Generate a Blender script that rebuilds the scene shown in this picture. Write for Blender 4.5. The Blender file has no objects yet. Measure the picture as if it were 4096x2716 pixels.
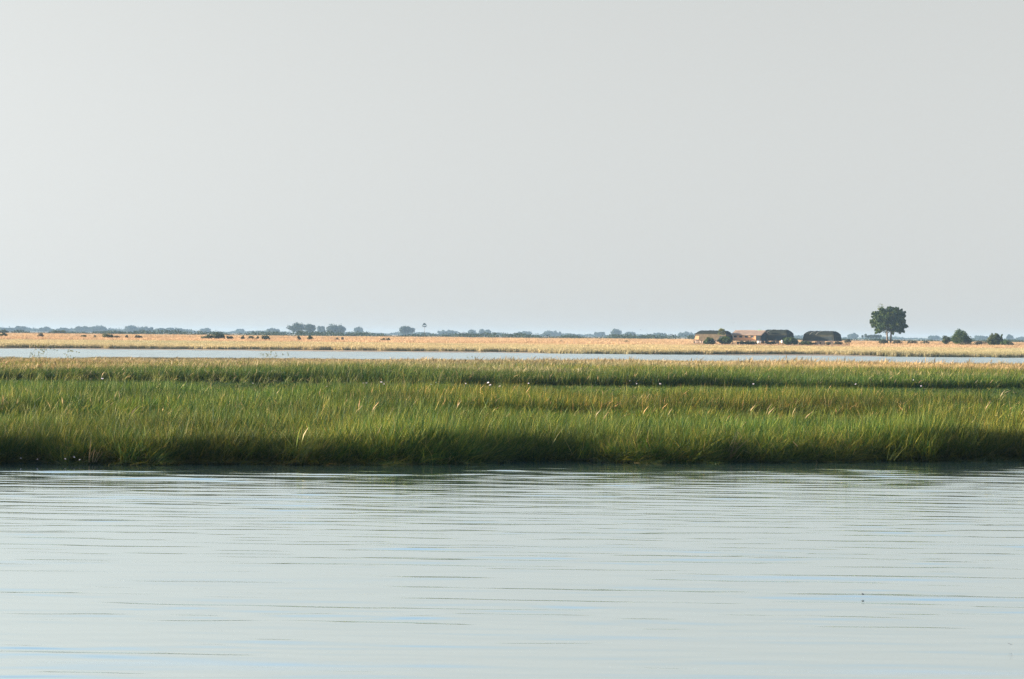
import bpy, math, random
import numpy as np
from mathutils import Vector, Matrix

R = math.radians
rng = np.random.default_rng(7)
random.seed(7)
scene = bpy.context.scene
COL = scene.collection

# ------------------------------------------------------------------ camera
CAM_H = 3.3
LENS = 100.0
FPX = 4096 * LENS / 36.0
ROLL = 0.009
PITCH = -7.6 / FPX
cam_d = bpy.data.cameras.new("camera")
cam_d.lens = LENS
cam_d.sensor_width = 36
cam_d.clip_start = 0.5
cam_d.clip_end = 40000
cam = bpy.data.objects.new("camera", cam_d)
COL.objects.link(cam)
fwd = Vector((0, math.cos(PITCH), math.sin(PITCH)))
up0 = Vector((0, -math.sin(PITCH), math.cos(PITCH)))
rt0 = Vector((1, 0, 0))
rt = rt0 * math.cos(ROLL) + up0 * math.sin(ROLL)
up = up0 * math.cos(ROLL) - rt0 * math.sin(ROLL)
cam.matrix_world = Matrix(((rt.x, up.x, -fwd.x, 0), (rt.y, up.y, -fwd.y, 0), (rt.z, up.z, -fwd.z, CAM_H), (0, 0, 0, 1)))
scene.camera = cam


def at(px, py, d):
    """photo pixel (4096 x 2716) and distance -> world point"""
    v = fwd + rt * ((px - 2048) / FPX) + up * ((1358 - py) / FPX)
    v = v * (d / v.y)
    return Vector((v.x, v.y, v.z + CAM_H))


# ------------------------------------------------------------------ sky, sun, exposure
SUN_EL = R(10.5)
SUN_AZ = R(-86.0)          # compass angle from +Y, clockwise: the sun stands to the left
world = bpy.data.worlds.new("World")
scene.world = world
world.use_nodes = True
wn = world.node_tree
wn.nodes.clear()
wo = wn.nodes.new("ShaderNodeOutputWorld")
bg = wn.nodes.new("ShaderNodeBackground")
sky = wn.nodes.new("ShaderNodeTexSky")
sky.sky_type = 'NISHITA'
sky.sun_disc = False
sky.sun_elevation = SUN_EL
sky.sun_rotation = SUN_AZ
sky.altitude = 0
sky.air_density = 1.0
sky.dust_density = 4.0
sky.ozone_density = 1.5
# the lowest degrees of the sky keep the brightness of the air a little higher up
tcs = wn.nodes.new("ShaderNodeTexCoord")
lift = wn.nodes.new("ShaderNodeMapping")
lift.inputs['Location'].default_value = (0, 0, 0.10)
lift.inputs['Scale'].default_value = (1, 1, 0.90)
nrm = wn.nodes.new("ShaderNodeVectorMath"); nrm.operation = 'NORMALIZE'
wn.links.new(tcs.outputs['Generated'], lift.inputs['Vector'])
wn.links.new(lift.outputs[0], nrm.inputs[0]); wn.links.new(nrm.outputs[0], sky.inputs['Vector'])
# dusty air: the colour of the sky washes out to a pale grey towards the horizon
bw = wn.nodes.new("ShaderNodeRGBToBW")
wn.links.new(sky.outputs[0], bw.inputs[0])
pale = wn.nodes.new("ShaderNodeMix"); pale.data_type = 'RGBA'; pale.blend_type = 'MULTIPLY'
pale.inputs[0].default_value = 1.0
pale.inputs[7].default_value = (0.965, 0.997, 0.982, 1)
wn.links.new(bw.outputs[0], pale.inputs[6])
tcw = wn.nodes.new("ShaderNodeTexCoord")
sxw = wn.nodes.new("ShaderNodeSeparateXYZ"); wn.links.new(tcw.outputs['Generated'], sxw.inputs[0])
mrw = wn.nodes.new("ShaderNodeMapRange"); mrw.interpolation_type = 'SMOOTHSTEP'
mrw.inputs[1].default_value = 0.11; mrw.inputs[2].default_value = 0.38
mrw.inputs[3].default_value = 0.0; mrw.inputs[4].default_value = 1.0
wn.links.new(sxw.outputs['Z'], mrw.inputs[0])
blue = wn.nodes.new("ShaderNodeHueSaturation"); blue.inputs['Saturation'].default_value = 1.3; blue.inputs['Value'].default_value = 1.38
wn.links.new(sky.outputs[0], blue.inputs['Color'])
skymix = wn.nodes.new("ShaderNodeMix"); skymix.data_type = 'RGBA'
wn.links.new(mrw.outputs[0], skymix.inputs[0]); wn.links.new(pale.outputs[2], skymix.inputs[6]); wn.links.new(blue.outputs[0], skymix.inputs[7])
bg.inputs['Strength'].default_value = 0.085
wn.links.new(skymix.outputs[2], bg.inputs['Color'])
wn.links.new(bg.outputs[0], wo.inputs['Surface'])

sun_d = bpy.data.lights.new("sun", 'SUN')
sun_d.energy = 4.6
sun_d.angle = R(0.6)
sun_d.color = (1.0, 0.86, 0.68)
sun = bpy.data.objects.new("sun", sun_d)
COL.objects.link(sun)
to_sun = Vector((math.sin(SUN_AZ) * math.cos(SUN_EL), math.cos(SUN_AZ) * math.cos(SUN_EL), math.sin(SUN_EL)))
sun.rotation_euler = to_sun.to_track_quat('Z', 'Y').to_euler()
sun.location = to_sun * 60

scene.view_settings.view_transform = 'Standard'
scene.view_settings.look = 'None'
scene.view_settings.exposure = 2.27
scene.view_settings.gamma = 1.0
scene.render.engine = 'CYCLES'
scene.cycles.max_bounces = 8
scene.cycles.transparent_max_bounces = 8
scene.cycles.volume_bounces = 1
scene.cycles.use_denoising = True
scene.cycles.denoiser = 'OPENIMAGEDENOISE'
scene.cycles.denoising_input_passes = 'RGB_ALBEDO_NORMAL'
scene.cycles.denoising_prefilter = 'NONE'
scene.cycles.sample_clamp_indirect = 1.2
scene.cycles.filter_width = 1.5


# ------------------------------------------------------------------ helpers
def tag(o, label=None, cat=None, group=None, kind=None):
    if label: o['label'] = label
    if cat: o['category'] = cat
    if group: o['group'] = group
    if kind: o['kind'] = kind
    return o


def empty(name, loc, rz=0.0):
    o = bpy.data.objects.new(name, None)
    o.empty_display_size = 0.3
    COL.objects.link(o)
    o.location = loc
    o.rotation_euler = (0, 0, rz)
    return o


def mesh_np(name, V, F, mat=None, parent=None, rnd=None, smooth=False, link=True, col=None):
    V = np.asarray(V, dtype=np.float32).reshape(-1, 3)
    me = bpy.data.meshes.new(name)
    if isinstance(F, np.ndarray):
        k = F.shape[1]
        me.vertices.add(len(V))
        me.vertices.foreach_set("co", V.ravel())
        me.loops.add(F.size)
        me.loops.foreach_set("vertex_index", F.astype(np.int32).ravel())
        me.polygons.add(len(F))
        me.polygons.foreach_set("loop_start", np.arange(0, F.size, k, dtype=np.int32))
        me.polygons.foreach_set("loop_total", np.full(len(F), k, dtype=np.int32))
        if smooth:
            me.polygons.foreach_set("use_smooth", np.ones(len(F), dtype=bool))
        me.update(calc_edges=True)
    else:
        me.from_pydata([tuple(v) for v in V], [], F)
        if smooth:
            for p in me.polygons: p.use_smooth = True
    if rnd is not None:
        a = me.attributes.new("rnd", 'FLOAT', 'POINT')
        a.data.foreach_set("value", np.asarray(rnd, dtype=np.float32))
    if col is not None:
        a = me.attributes.new("blade", 'FLOAT_COLOR', 'POINT')
        c = np.ones((len(V), 4), dtype=np.float32)
        c[:, :3] = col
        a.data.foreach_set("color", c.ravel())
    if mat: me.materials.append(mat)
    o = bpy.data.objects.new(name, me)
    if link: COL.objects.link(o)
    if parent is not None: o.parent = parent
    return o


class MB:
    """collects polygons of one part"""
    def __init__(self): self.v, self.f = [], []

    def poly(self, pts):
        n = len(self.v)
        self.v += [tuple(p) for p in pts]
        self.f.append(tuple(range(n, n + len(pts))))

    def hull(self, bot, top):
        """closed prism-like solid between two loops of equal length"""
        n, k = len(self.v), len(bot)
        self.v += [tuple(p) for p in bot] + [tuple(p) for p in top]
        self.f.append(tuple(range(n + k - 1, n - 1, -1)))
        self.f.append(tuple(range(n + k, n + 2 * k)))
        for i in range(k):
            j = (i + 1) % k
            self.f.append((n + i, n + j, n + k + j, n + k + i))

    def box(self, x0, x1, y0, y1, z0, z1):
        self.hull([(x0, y0, z0), (x1, y0, z0), (x1, y1, z0), (x0, y1, z0)],
                  [(x0, y0, z1), (x1, y0, z1), (x1, y1, z1), (x0, y1, z1)])

    def tube(self, pts, rad, seg=7):
        pts = [Vector(p) for p in pts]
        rings = []
        for i, p in enumerate(pts):
            a = pts[max(0, i - 1)]; b = pts[min(len(pts) - 1, i + 1)]
            t = (b - a).normalized()
            s = t.cross(Vector((0, 1, 0.13))).normalized(); u = s.cross(t)
            rings.append([p + (s * math.cos(2 * math.pi * k / seg) + u * math.sin(2 * math.pi * k / seg)) * rad[i] for k in range(seg)])
        n = len(self.v)
        for r in rings: self.v += [tuple(q) for q in r]
        for i in range(len(rings) - 1):
            for k in range(seg):
                k2 = (k + 1) % seg
                self.f.append((n + i * seg + k, n + i * seg + k2, n + (i + 1) * seg + k2, n + (i + 1) * seg + k))
        self.f.append(tuple(n + k for k in range(seg - 1, -1, -1)))
        m = n + (len(rings) - 1) * seg
        self.f.append(tuple(m + k for k in range(seg)))

    def build(self, name, mat, parent=None, smooth=False):
        return mesh_np(name, np.array(self.v), self.f, mat, parent, smooth=smooth)


# ------------------------------------------------------------------ materials
def newmat(name):
    m = bpy.data.materials.new(name)
    m.use_nodes = True
    nt = m.node_tree
    nt.nodes.clear()
    out = nt.nodes.new("ShaderNodeOutputMaterial")
    return m, nt, out


def noise(nt, scale, detail=3, vec=None, stretch=None, rough=0.6):
    n = nt.nodes.new("ShaderNodeTexNoise")
    n.inputs['Scale'].default_value = scale
    n.inputs['Detail'].default_value = detail
    n.inputs['Roughness'].default_value = rough
    if vec is None:
        g = nt.nodes.new("ShaderNodeNewGeometry"); vec = g.outputs['Position']
    if stretch:
        mp = nt.nodes.new("ShaderNodeMapping")
        mp.inputs['Scale'].default_value = stretch
        nt.links.new(vec, mp.inputs['Vector']); vec = mp.outputs[0]
    nt.links.new(vec, n.inputs['Vector'])
    return n.outputs['Fac']


def ramp(nt, fac, stops):
    r = nt.nodes.new("ShaderNodeValToRGB")
    while len(r.color_ramp.elements) < len(stops): r.color_ramp.elements.new(0.5)
    for e, (p, c) in zip(r.color_ramp.elements, stops):
        e.position = p; e.color = (*c, 1)
    nt.links.new(fac, r.inputs[0])
    return r.outputs['Color']


def mixc(nt, fac, a, b, mode='MIX'):
    m = nt.nodes.new("ShaderNodeMix"); m.data_type = 'RGBA'; m.blend_type = mode
    for s, v in ((m.inputs[0], fac), (m.inputs[6], a), (m.inputs[7], b)):
        if hasattr(v, 'is_linked'): nt.links.new(v, s)
        elif isinstance(v, (int, float)): s.default_value = v
        else: s.default_value = (*v, 1)
    return m.outputs[2]


def leafy(nt, out, color, trans=0.35, rough=0.6):
    d = nt.nodes.new("ShaderNodeBsdfPrincipled")
    d.inputs['Roughness'].default_value = rough
    d.inputs['Specular IOR Level'].default_value = 0.09
    t = nt.nodes.new("ShaderNodeBsdfTranslucent")
    mx = nt.nodes.new("ShaderNodeMixShader"); mx.inputs[0].default_value = trans
    nt.links.new(color, d.inputs['Base Color']); nt.links.new(color, t.inputs['Color'])
    nt.links.new(d.outputs[0], mx.inputs[1]); nt.links.new(t.outputs[0], mx.inputs[2])
    nt.links.new(mx.outputs[0], out.inputs['Surface'])


def foliage_mat(name, a, b, c=None, trans=0.3):
    m, nt, out = newmat(name)
    at_ = nt.nodes.new("ShaderNodeAttribute"); at_.attribute_name = "rnd"
    col = ramp(nt, at_.outputs['Fac'], [(0.0, a), (0.65, b), (1.0, c or b)])
    leafy(nt, out, col, trans)
    return m


def plain_mat(name, base, var=0.25, scale=3.0, rough=0.85, stretch=None):
    m, nt, out = newmat(name)
    tc = nt.nodes.new("ShaderNodeTexCoord")
    f = noise(nt, scale, 4, tc.outputs['Object'], stretch)
    lo = tuple(max(0, x * (1 - var)) for x in base); hi = tuple(min(1, x * (1 + var)) for x in base)
    col = ramp(nt, f, [(0.3, lo), (0.7, hi)])
    d = nt.nodes.new("ShaderNodeBsdfPrincipled")
    d.inputs['Roughness'].default_value = rough
    d.inputs['Specular IOR Level'].default_value = 0.08
    nt.links.new(col, d.inputs['Base Color'])
    bp = nt.nodes.new("ShaderNodeBump"); bp.inputs['Strength'].default_value = 0.3; bp.inputs['Distance'].default_value = 0.05
    nt.links.new(f, bp.inputs['Height']); nt.links.new(bp.outputs[0], d.inputs['Normal'])
    nt.links.new(d.outputs[0], out.inputs['Surface'])
    return m


def blade_mat(name, trans=0.38, patch=0.35, pscale=0.12):
    """grass blades: own colour per blade, tinted per clump, with broad patches over the field"""
    m, nt, out = newmat(name)
    a = nt.nodes.new("ShaderNodeAttribute"); a.attribute_name = "blade"
    t = nt.nodes.new("ShaderNodeAttribute"); t.attribute_name = "tint"; t.attribute_type = 'INSTANCER'
    col = mixc(nt, 1.0, a.outputs['Color'], t.outputs['Color'], 'MULTIPLY')
    leafy(nt, out, col, trans, 0.5)
    return m


M = {}
M['blade'] = blade_mat("grass_blade", 0.28)
M['dry_blade'] = blade_mat("dry_blade", 0.3)
M['tree_leaf'] = foliage_mat("tree_leaf", (0.013, 0.034, 0.008), (0.036, 0.058, 0.010), (0.105, 0.115, 0.02), 0.2)
M['bush_leaf'] = foliage_mat("bush_leaf", (0.022, 0.034, 0.011), (0.045, 0.058, 0.018), (0.09, 0.085, 0.03), 0.2)
M['grey_leaf'] = foliage_mat("grey_leaf", (0.04, 0.04, 0.022), (0.07, 0.062, 0.034), (0.13, 0.10, 0.055), 0.2)
M['far_leaf'] = foliage_mat("far_leaf", (0.010, 0.022, 0.010), (0.018, 0.032, 0.013), (0.03, 0.04, 0.016), 0.1)
M['palm_leaf'] = foliage_mat("palm_leaf", (0.08, 0.10, 0.03), (0.13, 0.14, 0.05), (0.2, 0.18, 0.07), 0.25)
M['bark'] = plain_mat("bark", (0.11, 0.085, 0.065), 0.4, 2.0)

# ------------------------------------------------------------------ ground
GY = np.array([-200, 0, 60, 66, 260, 330, 400, 420, 590, 602, 612, 650, 700, 800, 950, 1100, 1500, 1700, 2100, 2600, 3500, 6500.])
GZ = np.array([-1.2, -1.2, -0.9, -0.14, -0.10, -0.14, -0.18, -0.7, -0.7, -0.05, 0.18, 0.42, 0.60, 0.92, 1.75, 1.95, 2.05, 2.2, 3.2, 4.6, 5.0, 5.4])


def ground_z(y): return np.interp(y, GY, GZ)


ys = np.unique(np.concatenate([np.linspace(-200, 600, 41), np.linspace(590, 1200, 123), np.linspace(1200, 6800, 60), GY]))
xs = np.concatenate([np.linspace(-4000, -400, 13)[:-1], np.linspace(-400, 400, 81), np.linspace(400, 4000, 13)[1:]])
XX, YY = np.meshgrid(xs, ys)
ZZ = ground_z(YY) + 0.08 * np.sin(XX * 0.071 + YY * 0.013) * np.clip((YY - 610) / 60, 0, 1)
nx, ny = len(xs), len(ys)
idx = np.arange(nx * ny).reshape(ny, nx)
F = np.stack([idx[:-1, :-1], idx[:-1, 1:], idx[1:, 1:], idx[1:, :-1]], -1).reshape(-1, 4)
m, nt, out = newmat("soil")
g = nt.nodes.new("ShaderNodeNewGeometry")
sx = nt.nodes.new("ShaderNodeSeparateXYZ"); nt.links.new(g.outputs['Position'], sx.inputs[0])
mr = nt.nodes.new("ShaderNodeMapRange"); mr.inputs[1].default_value = 600; mr.inputs[2].default_value = 625
nt.links.new(sx.outputs['Y'], mr.inputs[0])
f1 = noise(nt, 0.02, 5)
dry = ramp(nt, f1, [(0.35, (0.34, 0.22, 0.13)), (0.62, (0.5, 0.33, 0.2))])
mud = ramp(nt, f1, [(0.3, (0.03, 0.026, 0.016)), (0.7, (0.05, 0.045, 0.025))])
mr2 = nt.nodes.new("ShaderNodeMapRange"); mr2.inputs[1].default_value = 1300; mr2.inputs[2].default_value = 2000
nt.links.new(sx.outputs['Y'], mr2.inputs[0])
scrub = ramp(nt, f1, [(0.35, (0.10, 0.09, 0.05)), (0.62, (0.26, 0.19, 0.12))])
d = nt.nodes.new("ShaderNodeBsdfPrincipled"); d.inputs['Roughness'].default_value = 0.95
nt.links.new(mixc(nt, mr2.outputs[0], mixc(nt, mr.outputs[0], mud, dry), scrub), d.inputs['Base Color'])
nt.links.new(d.outputs[0], out.inputs['Surface'])
tag(mesh_np("ground", np.stack([XX, YY, ZZ], -1), F, m, smooth=True), kind='structure')


def vnoise(x, y, s, seed):
    """smooth value noise, 0..1"""
    r = np.random.default_rng(seed); T = r.random((256, 256))
    x = np.asarray(x) * s + 100; y = np.asarray(y) * s + 100
    xi, yi = np.floor(x).astype(int), np.floor(y).astype(int)
    u, v = x - xi, y - yi
    u, v = u * u * (3 - 2 * u), v * v * (3 - 2 * v)
    g = lambda a, b: T[a % 256, b % 256]
    return (g(xi, yi) * (1 - u) + g(xi + 1, yi) * u) * (1 - v) + (g(xi, yi + 1) * (1 - u) + g(xi + 1, yi + 1) * u) * v


# ------------------------------------------------------------------ water
def bank_y(x):
    """waterline of the near reed bank"""
    x = np.asarray(x, dtype=float)
    return 75.4 + x * 0.27 + 0.4 * np.sin(x * 0.93 + 0.7) + 0.3 * np.sin(x * 0.21) + 0.55 * np.sin(x * 0.55 + 1.0) + 0.3 * np.sin(x * 1.37) + 0.16 * np.sin(x * 3.1 + 2)


wy = np.unique(np.concatenate([[-300, -150, -60, -20, 0, 12, 18], np.arange(22, 86, 0.05), [90, 100, 120, 150, 200, 300], np.arange(330, 612, 0.45)]))
wx = np.unique(np.concatenate([[-1500, -800, -300], np.arange(-24, 24.01, 0.16), np.arange(25.5, 140, 1.5), -np.arange(25.5, 140, 1.5), [300, 800, 1500]]))
XX, YY = np.meshgrid(wx, wy)
H = np.zeros_like(XX)
wr = np.random.default_rng(21)
S2 = 0
for k in range(150):
    lam = math.exp(wr.uniform(math.log(0.26), math.log(1.8)))
    ang = wr.normal(0.045, 0.14 + 0.12 * (lam < 0.7))
    kx, ky = 2 * math.pi / lam * math.sin(ang), 2 * math.pi / lam * math.cos(ang)
    slope = 1.0 if lam > 0.5 else 0.75
    H += slope * lam / (2 * math.pi) * np.sin(kx * XX + ky * YY + wr.uniform(0, 6.283))
    S2 += slope ** 2 / 2
H /= math.sqrt(S2)
db = bank_y(XX) - YY
calm = np.clip((db - 0.8) / 3.5, 0, 1) * 0.88 + 0.12
fade = np.clip((YY - 22) / 3, 0, 1) * np.clip((86 - YY) / 3, 0, 1) * np.clip((24 - np.abs(XX)) / 2, 0, 1)
# gusts: most of the surface is nearly smooth, short steep wavelets come in broken patches
gust = vnoise(XX, YY * 1.6, 0.45, 5) * 0.6 + vnoise(XX, YY * 2.2, 1.1, 6) * 0.4
env = 0.7 + 2.6 * np.clip(gust - 0.42, 0, 1) ** 1.2
near = np.interp(YY, [20, 36, 60, 86], [1.1, 1.1, 1.15, 1.2])
RMS = 0.021
H *= RMS * env * near * calm * fade
# the open channel beyond the marsh is ruffled by the wind
far = np.zeros_like(XX)
for k in range(60):
    lam = math.exp(wr.uniform(math.log(1.9), math.log(5.5)))
    ang = wr.normal(0.1, 0.3)
    kx, ky = 2 * math.pi / lam * math.sin(ang), 2 * math.pi / lam * math.cos(ang)
    far += lam / (2 * math.pi) * np.sin(kx * XX + ky * YY + wr.uniform(0, 6.283))
far *= 0.047 / math.sqrt(30) * np.clip((YY - 330) / 20, 0, 1) * np.clip((136 - np.abs(XX)) / 10, 0, 1)
H += far
nx, ny = len(wx), len(wy)
idx = np.arange(nx * ny).reshape(ny, nx)
F = np.stack([idx[:-1, :-1], idx[:-1, 1:], idx[1:, 1:], idx[1:, :-1]], -1).reshape(-1, 4)
m, nt, out = newmat("river_water")
g = nt.nodes.new("ShaderNodeNewGeometry")
sx = nt.nodes.new("ShaderNodeSeparateXYZ"); nt.links.new(g.outputs['Position'], sx.inputs[0])
mr = nt.nodes.new("ShaderNodeMapRange"); mr.inputs[1].default_value = 120; mr.inputs[2].default_value = 300
mr.inputs[3].default_value = 0.0; mr.inputs[4].default_value = 0.04
nt.links.new(sx.outputs['Y'], mr.inputs[0])
f = noise(nt, 1.0, 3, None, (0.10, 0.55, 1.0), 0.5)
pr = ramp(nt, f, [(0.60, (0, 0, 0)), (0.74, (0.14, 0.14, 0.14))])
ad = nt.nodes.new("ShaderNodeMath"); ad.operation = 'ADD'
nt.links.new(mr.outputs[0], ad.inputs[0]); nt.links.new(pr, ad.inputs[1])
ad2 = nt.nodes.new("ShaderNodeMath"); ad2.operation = 'ADD'; ad2.inputs[1].default_value = 0.08
nt.links.new(ad.outputs[0], ad2.inputs[0])
body = nt.nodes.new("ShaderNodeBsdfDiffuse"); body.inputs['Color'].default_value = (0.03, 0.075, 0.065, 1)
gl = nt.nodes.new("ShaderNodeBsdfGlossy"); gl.inputs['Color'].default_value = (0.92, 0.975, 0.96, 1)
nt.links.new(ad2.outputs[0], gl.inputs['Roughness'])
fr = nt.nodes.new("ShaderNodeFresnel"); fr.inputs['IOR'].default_value = 1.33
mrf = nt.nodes.new("ShaderNodeMapRange"); mrf.inputs[1].default_value = 0.02; mrf.inputs[2].default_value = 0.38
mrf.inputs[3].default_value = 0.04; mrf.inputs[4].default_value = 0.94
nt.links.new(fr.outputs[0], mrf.inputs[0])
mxw = nt.nodes.new("ShaderNodeMixShader")
nt.links.new(mrf.outputs[0], mxw.inputs[0]); nt.links.new(body.outputs[0], mxw.inputs[1]); nt.links.new(gl.outputs[0], mxw.inputs[2])
nt.links.new(mxw.outputs[0], out.inputs['Surface'])
tag(mesh_np("water", np.stack([XX, YY, H], -1), F, m, smooth=True), kind='structure')


# ------------------------------------------------------------------ grass clumps (sources, not linked to the scene)
def clump(name, n, hmin, hmax, radius, width, lean, leansd, curve, pal, pw, mat, seed, seedhead=0.0, segs=4):
    r = np.random.default_rng(seed)
    V, C = [], []
    cols = np.array(pal, dtype=float)
    pw = np.array(pw) / sum(pw)
    for i in range(n):
        a = r.uniform(0, 6.283); q = radius * math.sqrt(r.uniform(0, 1))
        p0 = np.array([q * math.cos(a), q * math.sin(a), -0.05])
        h = r.uniform(hmin, hmax)
        az = r.normal(0.0, 0.9) if r.uniform() < 0.62 else r.uniform(0, 6.283)     # wind lays the tops to the right
        L = abs(r.normal(lean, leansd)); cv = abs(r.normal(curve, curve * 0.6))
        if r.uniform() < 0.07: L += 0.5
        dirv = np.array([math.cos(az), math.sin(az)])
        yaw = r.uniform(0, math.pi)
        side = np.array([math.cos(yaw), math.sin(yaw), 0]) * width * r.uniform(0.6, 1.3)
        base = cols[r.choice(len(cols), p=pw)] * r.uniform(0.75, 1.25)
        head = r.uniform() < seedhead
        p = p0.copy(); th = L
        for s in range(segs + 1):
            t = s / segs
            w = (1 - t ** 1.6) * 0.5 + 0.03
            if head:
                w = 0.16 if t < 0.7 else (1.1 if t < 0.95 else 0.1)
            V += [p - side * w, p + side * w]
            c = base if t > 0.3 else base * 0.5 + np.array((0.012, 0.014, 0.008)) * 0.4  # lower stems darker: dead leaf colour, plus shade at the feet painted in
            if head and t > 0.6: c = np.array((0.34, 0.24, 0.13)) * r.uniform(0.7, 1.2)
            C += [c, c]
            st = h / segs
            p = p + np.array([dirv[0] * math.sin(th) * st, dirv[1] * math.sin(th) * st, math.cos(th) * st])
            th += cv / segs * (1 + 1.5 * t)
    k = 2 * (segs + 1)
    F = []
    for i in range(n):
        for s in range(segs):
            b = i * k + 2 * s
            F.append((b, b + 1, b + 3, b + 2))
    return mesh_np(name, np.array(V), np.array(F), mat, None, link=False, col=np.array(C))


GREEN = [(0.009, 0.038, 0.010), (0.030, 0.068, 0.007), (0.09, 0.112, 0.015), (0.165, 0.155, 0.022), (0.27, 0.20, 0.07), (0.055, 0.03, 0.015)]
STRAW = [(0.42, 0.30, 0.15), (0.5, 0.38, 0.2), (0.3, 0.2, 0.1), (0.2, 0.12, 0.07)]
TAN = [(0.32, 0.26, 0.135), (0.38, 0.31, 0.175), (0.29, 0.24, 0.115), (0.23, 0.195, 0.085), (0.38, 0.285, 0.165)]


def collection(name, obs):
    c = bpy.data.collections.new(name)
    for o in obs: c.objects.link(o)
    return c


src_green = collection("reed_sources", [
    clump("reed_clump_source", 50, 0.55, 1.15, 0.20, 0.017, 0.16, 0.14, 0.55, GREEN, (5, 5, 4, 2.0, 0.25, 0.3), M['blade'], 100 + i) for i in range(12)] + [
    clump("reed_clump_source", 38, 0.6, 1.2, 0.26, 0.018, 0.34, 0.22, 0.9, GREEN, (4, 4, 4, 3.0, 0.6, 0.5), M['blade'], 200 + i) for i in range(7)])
src_mid = collection("meadow_sources", [
    clump("meadow_clump_source", 60, 0.5, 1.12, 0.40, 0.021, 0.2, 0.2, 0.6, GREEN, (5, 5, 4, 2.0, 0.12, 0.25), M['blade'], 300 + i, 0.01) for i in range(16)])
src_high = collection("stalk_sources", [
    clump("stalk_source", 5, 0.95, 1.4, 0.25, 0.028, 0.25, 0.25, 0.7, [(0.12, 0.14, 0.022), (0.19, 0.185, 0.04), (0.28, 0.23, 0.09)], (5, 3, 0.8), M['blade'], 600 + i, 0.06) for i in range(12)])
src_tan = collection("sedge_sources", [
    clump("sedge_clump_source", 40, 0.6, 1.2, 0.42, 0.035, 0.2, 0.18, 0.6, TAN + [(0.13, 0.14, 0.04)], (3, 3, 3, 2, 1, 3), M['dry_blade'], 400 + i, 0.2) for i in range(8)])
src_dry = collection("dry_sources", [
    clump("dry_clump_source", 34, 0.75, 1.3, 0.7, 0.085, 0.16, 0.14, 0.35, TAN, (4, 4, 2, 1, 1.5), M['dry_blade'], 500 + i, 0.0, 3) for i in range(8)])


def scatter(name, label, cat, pts, scl, tint, coll, nvar, yaw=0.9, lodged=0.0):
    """one stuff object: a cloud of points that carries grass clumps"""
    n = len(pts)
    me = bpy.data.meshes.new(name)
    me.vertices.add(n)
    me.vertices.foreach_set("co", np.asarray(pts, dtype=np.float32).ravel())
    rot = np.zeros((n, 3), dtype=np.float32); rot[:, 2] = rng.normal(0, yaw, n)
    rot[:, 0] = rng.normal(0, 0.08, n); rot[:, 1] = rng.normal(0.04, 0.09, n)
    q = np.asarray(pts); pa = vnoise(q[:, 0], q[:, 1], 0.33, 201); pb = vnoise(q[:, 0], q[:, 1], 0.5, 202)
    rot[:, 1] += lodged * (0.9 * np.clip(pa - 0.55, 0, 1) * 2 - 0.5 * np.clip(pb - 0.62, 0, 1) * 2)
    rot[:, 0] += lodged * 0.7 * (vnoise(q[:, 0], q[:, 1], 0.4, 203) - 0.5)
    a = me.attributes.new("turn", 'FLOAT_VECTOR', 'POINT'); a.data.foreach_set("vector", rot.ravel())
    a = me.attributes.new("size", 'FLOAT_VECTOR', 'POINT'); a.data.foreach_set("vector", np.asarray(scl, dtype=np.float32).ravel())
    a = me.attributes.new("pick", 'INT', 'POINT'); a.data.foreach_set("value", rng.integers(0, nvar, n).astype(np.int32))
    tt = np.ones((n, 4), dtype=np.float32); tt[:, :3] = tint
    a = me.attributes.new("tint", 'FLOAT_COLOR', 'POINT'); a.data.foreach_set("color", tt.ravel())
    o = bpy.data.objects.new(name, me)
    COL.objects.link(o)
    ng = bpy.data.node_groups.new(name + "_nodes", 'GeometryNodeTree')
    ng.interface.new_socket("Geometry", in_out='INPUT', socket_type='NodeSocketGeometry')
    ng.interface.new_socket("Geometry", in_out='OUTPUT', socket_type='NodeSocketGeometry')
    gi = ng.nodes.new("NodeGroupInput"); go = ng.nodes.new("NodeGroupOutput")
    ci = ng.nodes.new("GeometryNodeCollectionInfo")
    ci.inputs['Collection'].default_value = coll
    ci.inputs['Separate Children'].default_value = True
    ci.inputs['Reset Children'].default_value = True
    ip = ng.nodes.new("GeometryNodeInstanceOnPoints")
    ip.inputs['Pick Instance'].default_value = True

    def na(nm, typ, sock):
        q = ng.nodes.new("GeometryNodeInputNamedAttribute"); q.data_type = typ
        q.inputs['Name'].default_value = nm
        ng.links.new(q.outputs['Attribute'], ip.inputs[sock])
    na("turn", 'FLOAT_VECTOR', 'Rotation'); na("size", 'FLOAT_VECTOR', 'Scale'); na("pick", 'INT', 'Instance Index')
    ng.links.new(gi.outputs[0], ip.inputs['Points'])
    ng.links.new(ci.outputs[0], ip.inputs['Instance'])
    ng.links.new(ip.outputs[0], go.inputs[0])
    md = o.modifiers.new("scatter", 'NODES'); md.node_group = ng
    return tag(o, label, cat, None, 'stuff')


def strip(y0, y1, dens, margin=5.0):
    """random points over the field between two distances, wider than the view"""
    hw = 0.18 * y1 * 1.08 + margin
    n = int((y1 - y0) * 2 * hw * dens)
    x = rng.uniform(-hw, hw, n); y = rng.uniform(y0, y1, n)
    k = np.abs(x) < 0.18 * y * 1.08 + margin
    return x[k], y[k]


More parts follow.
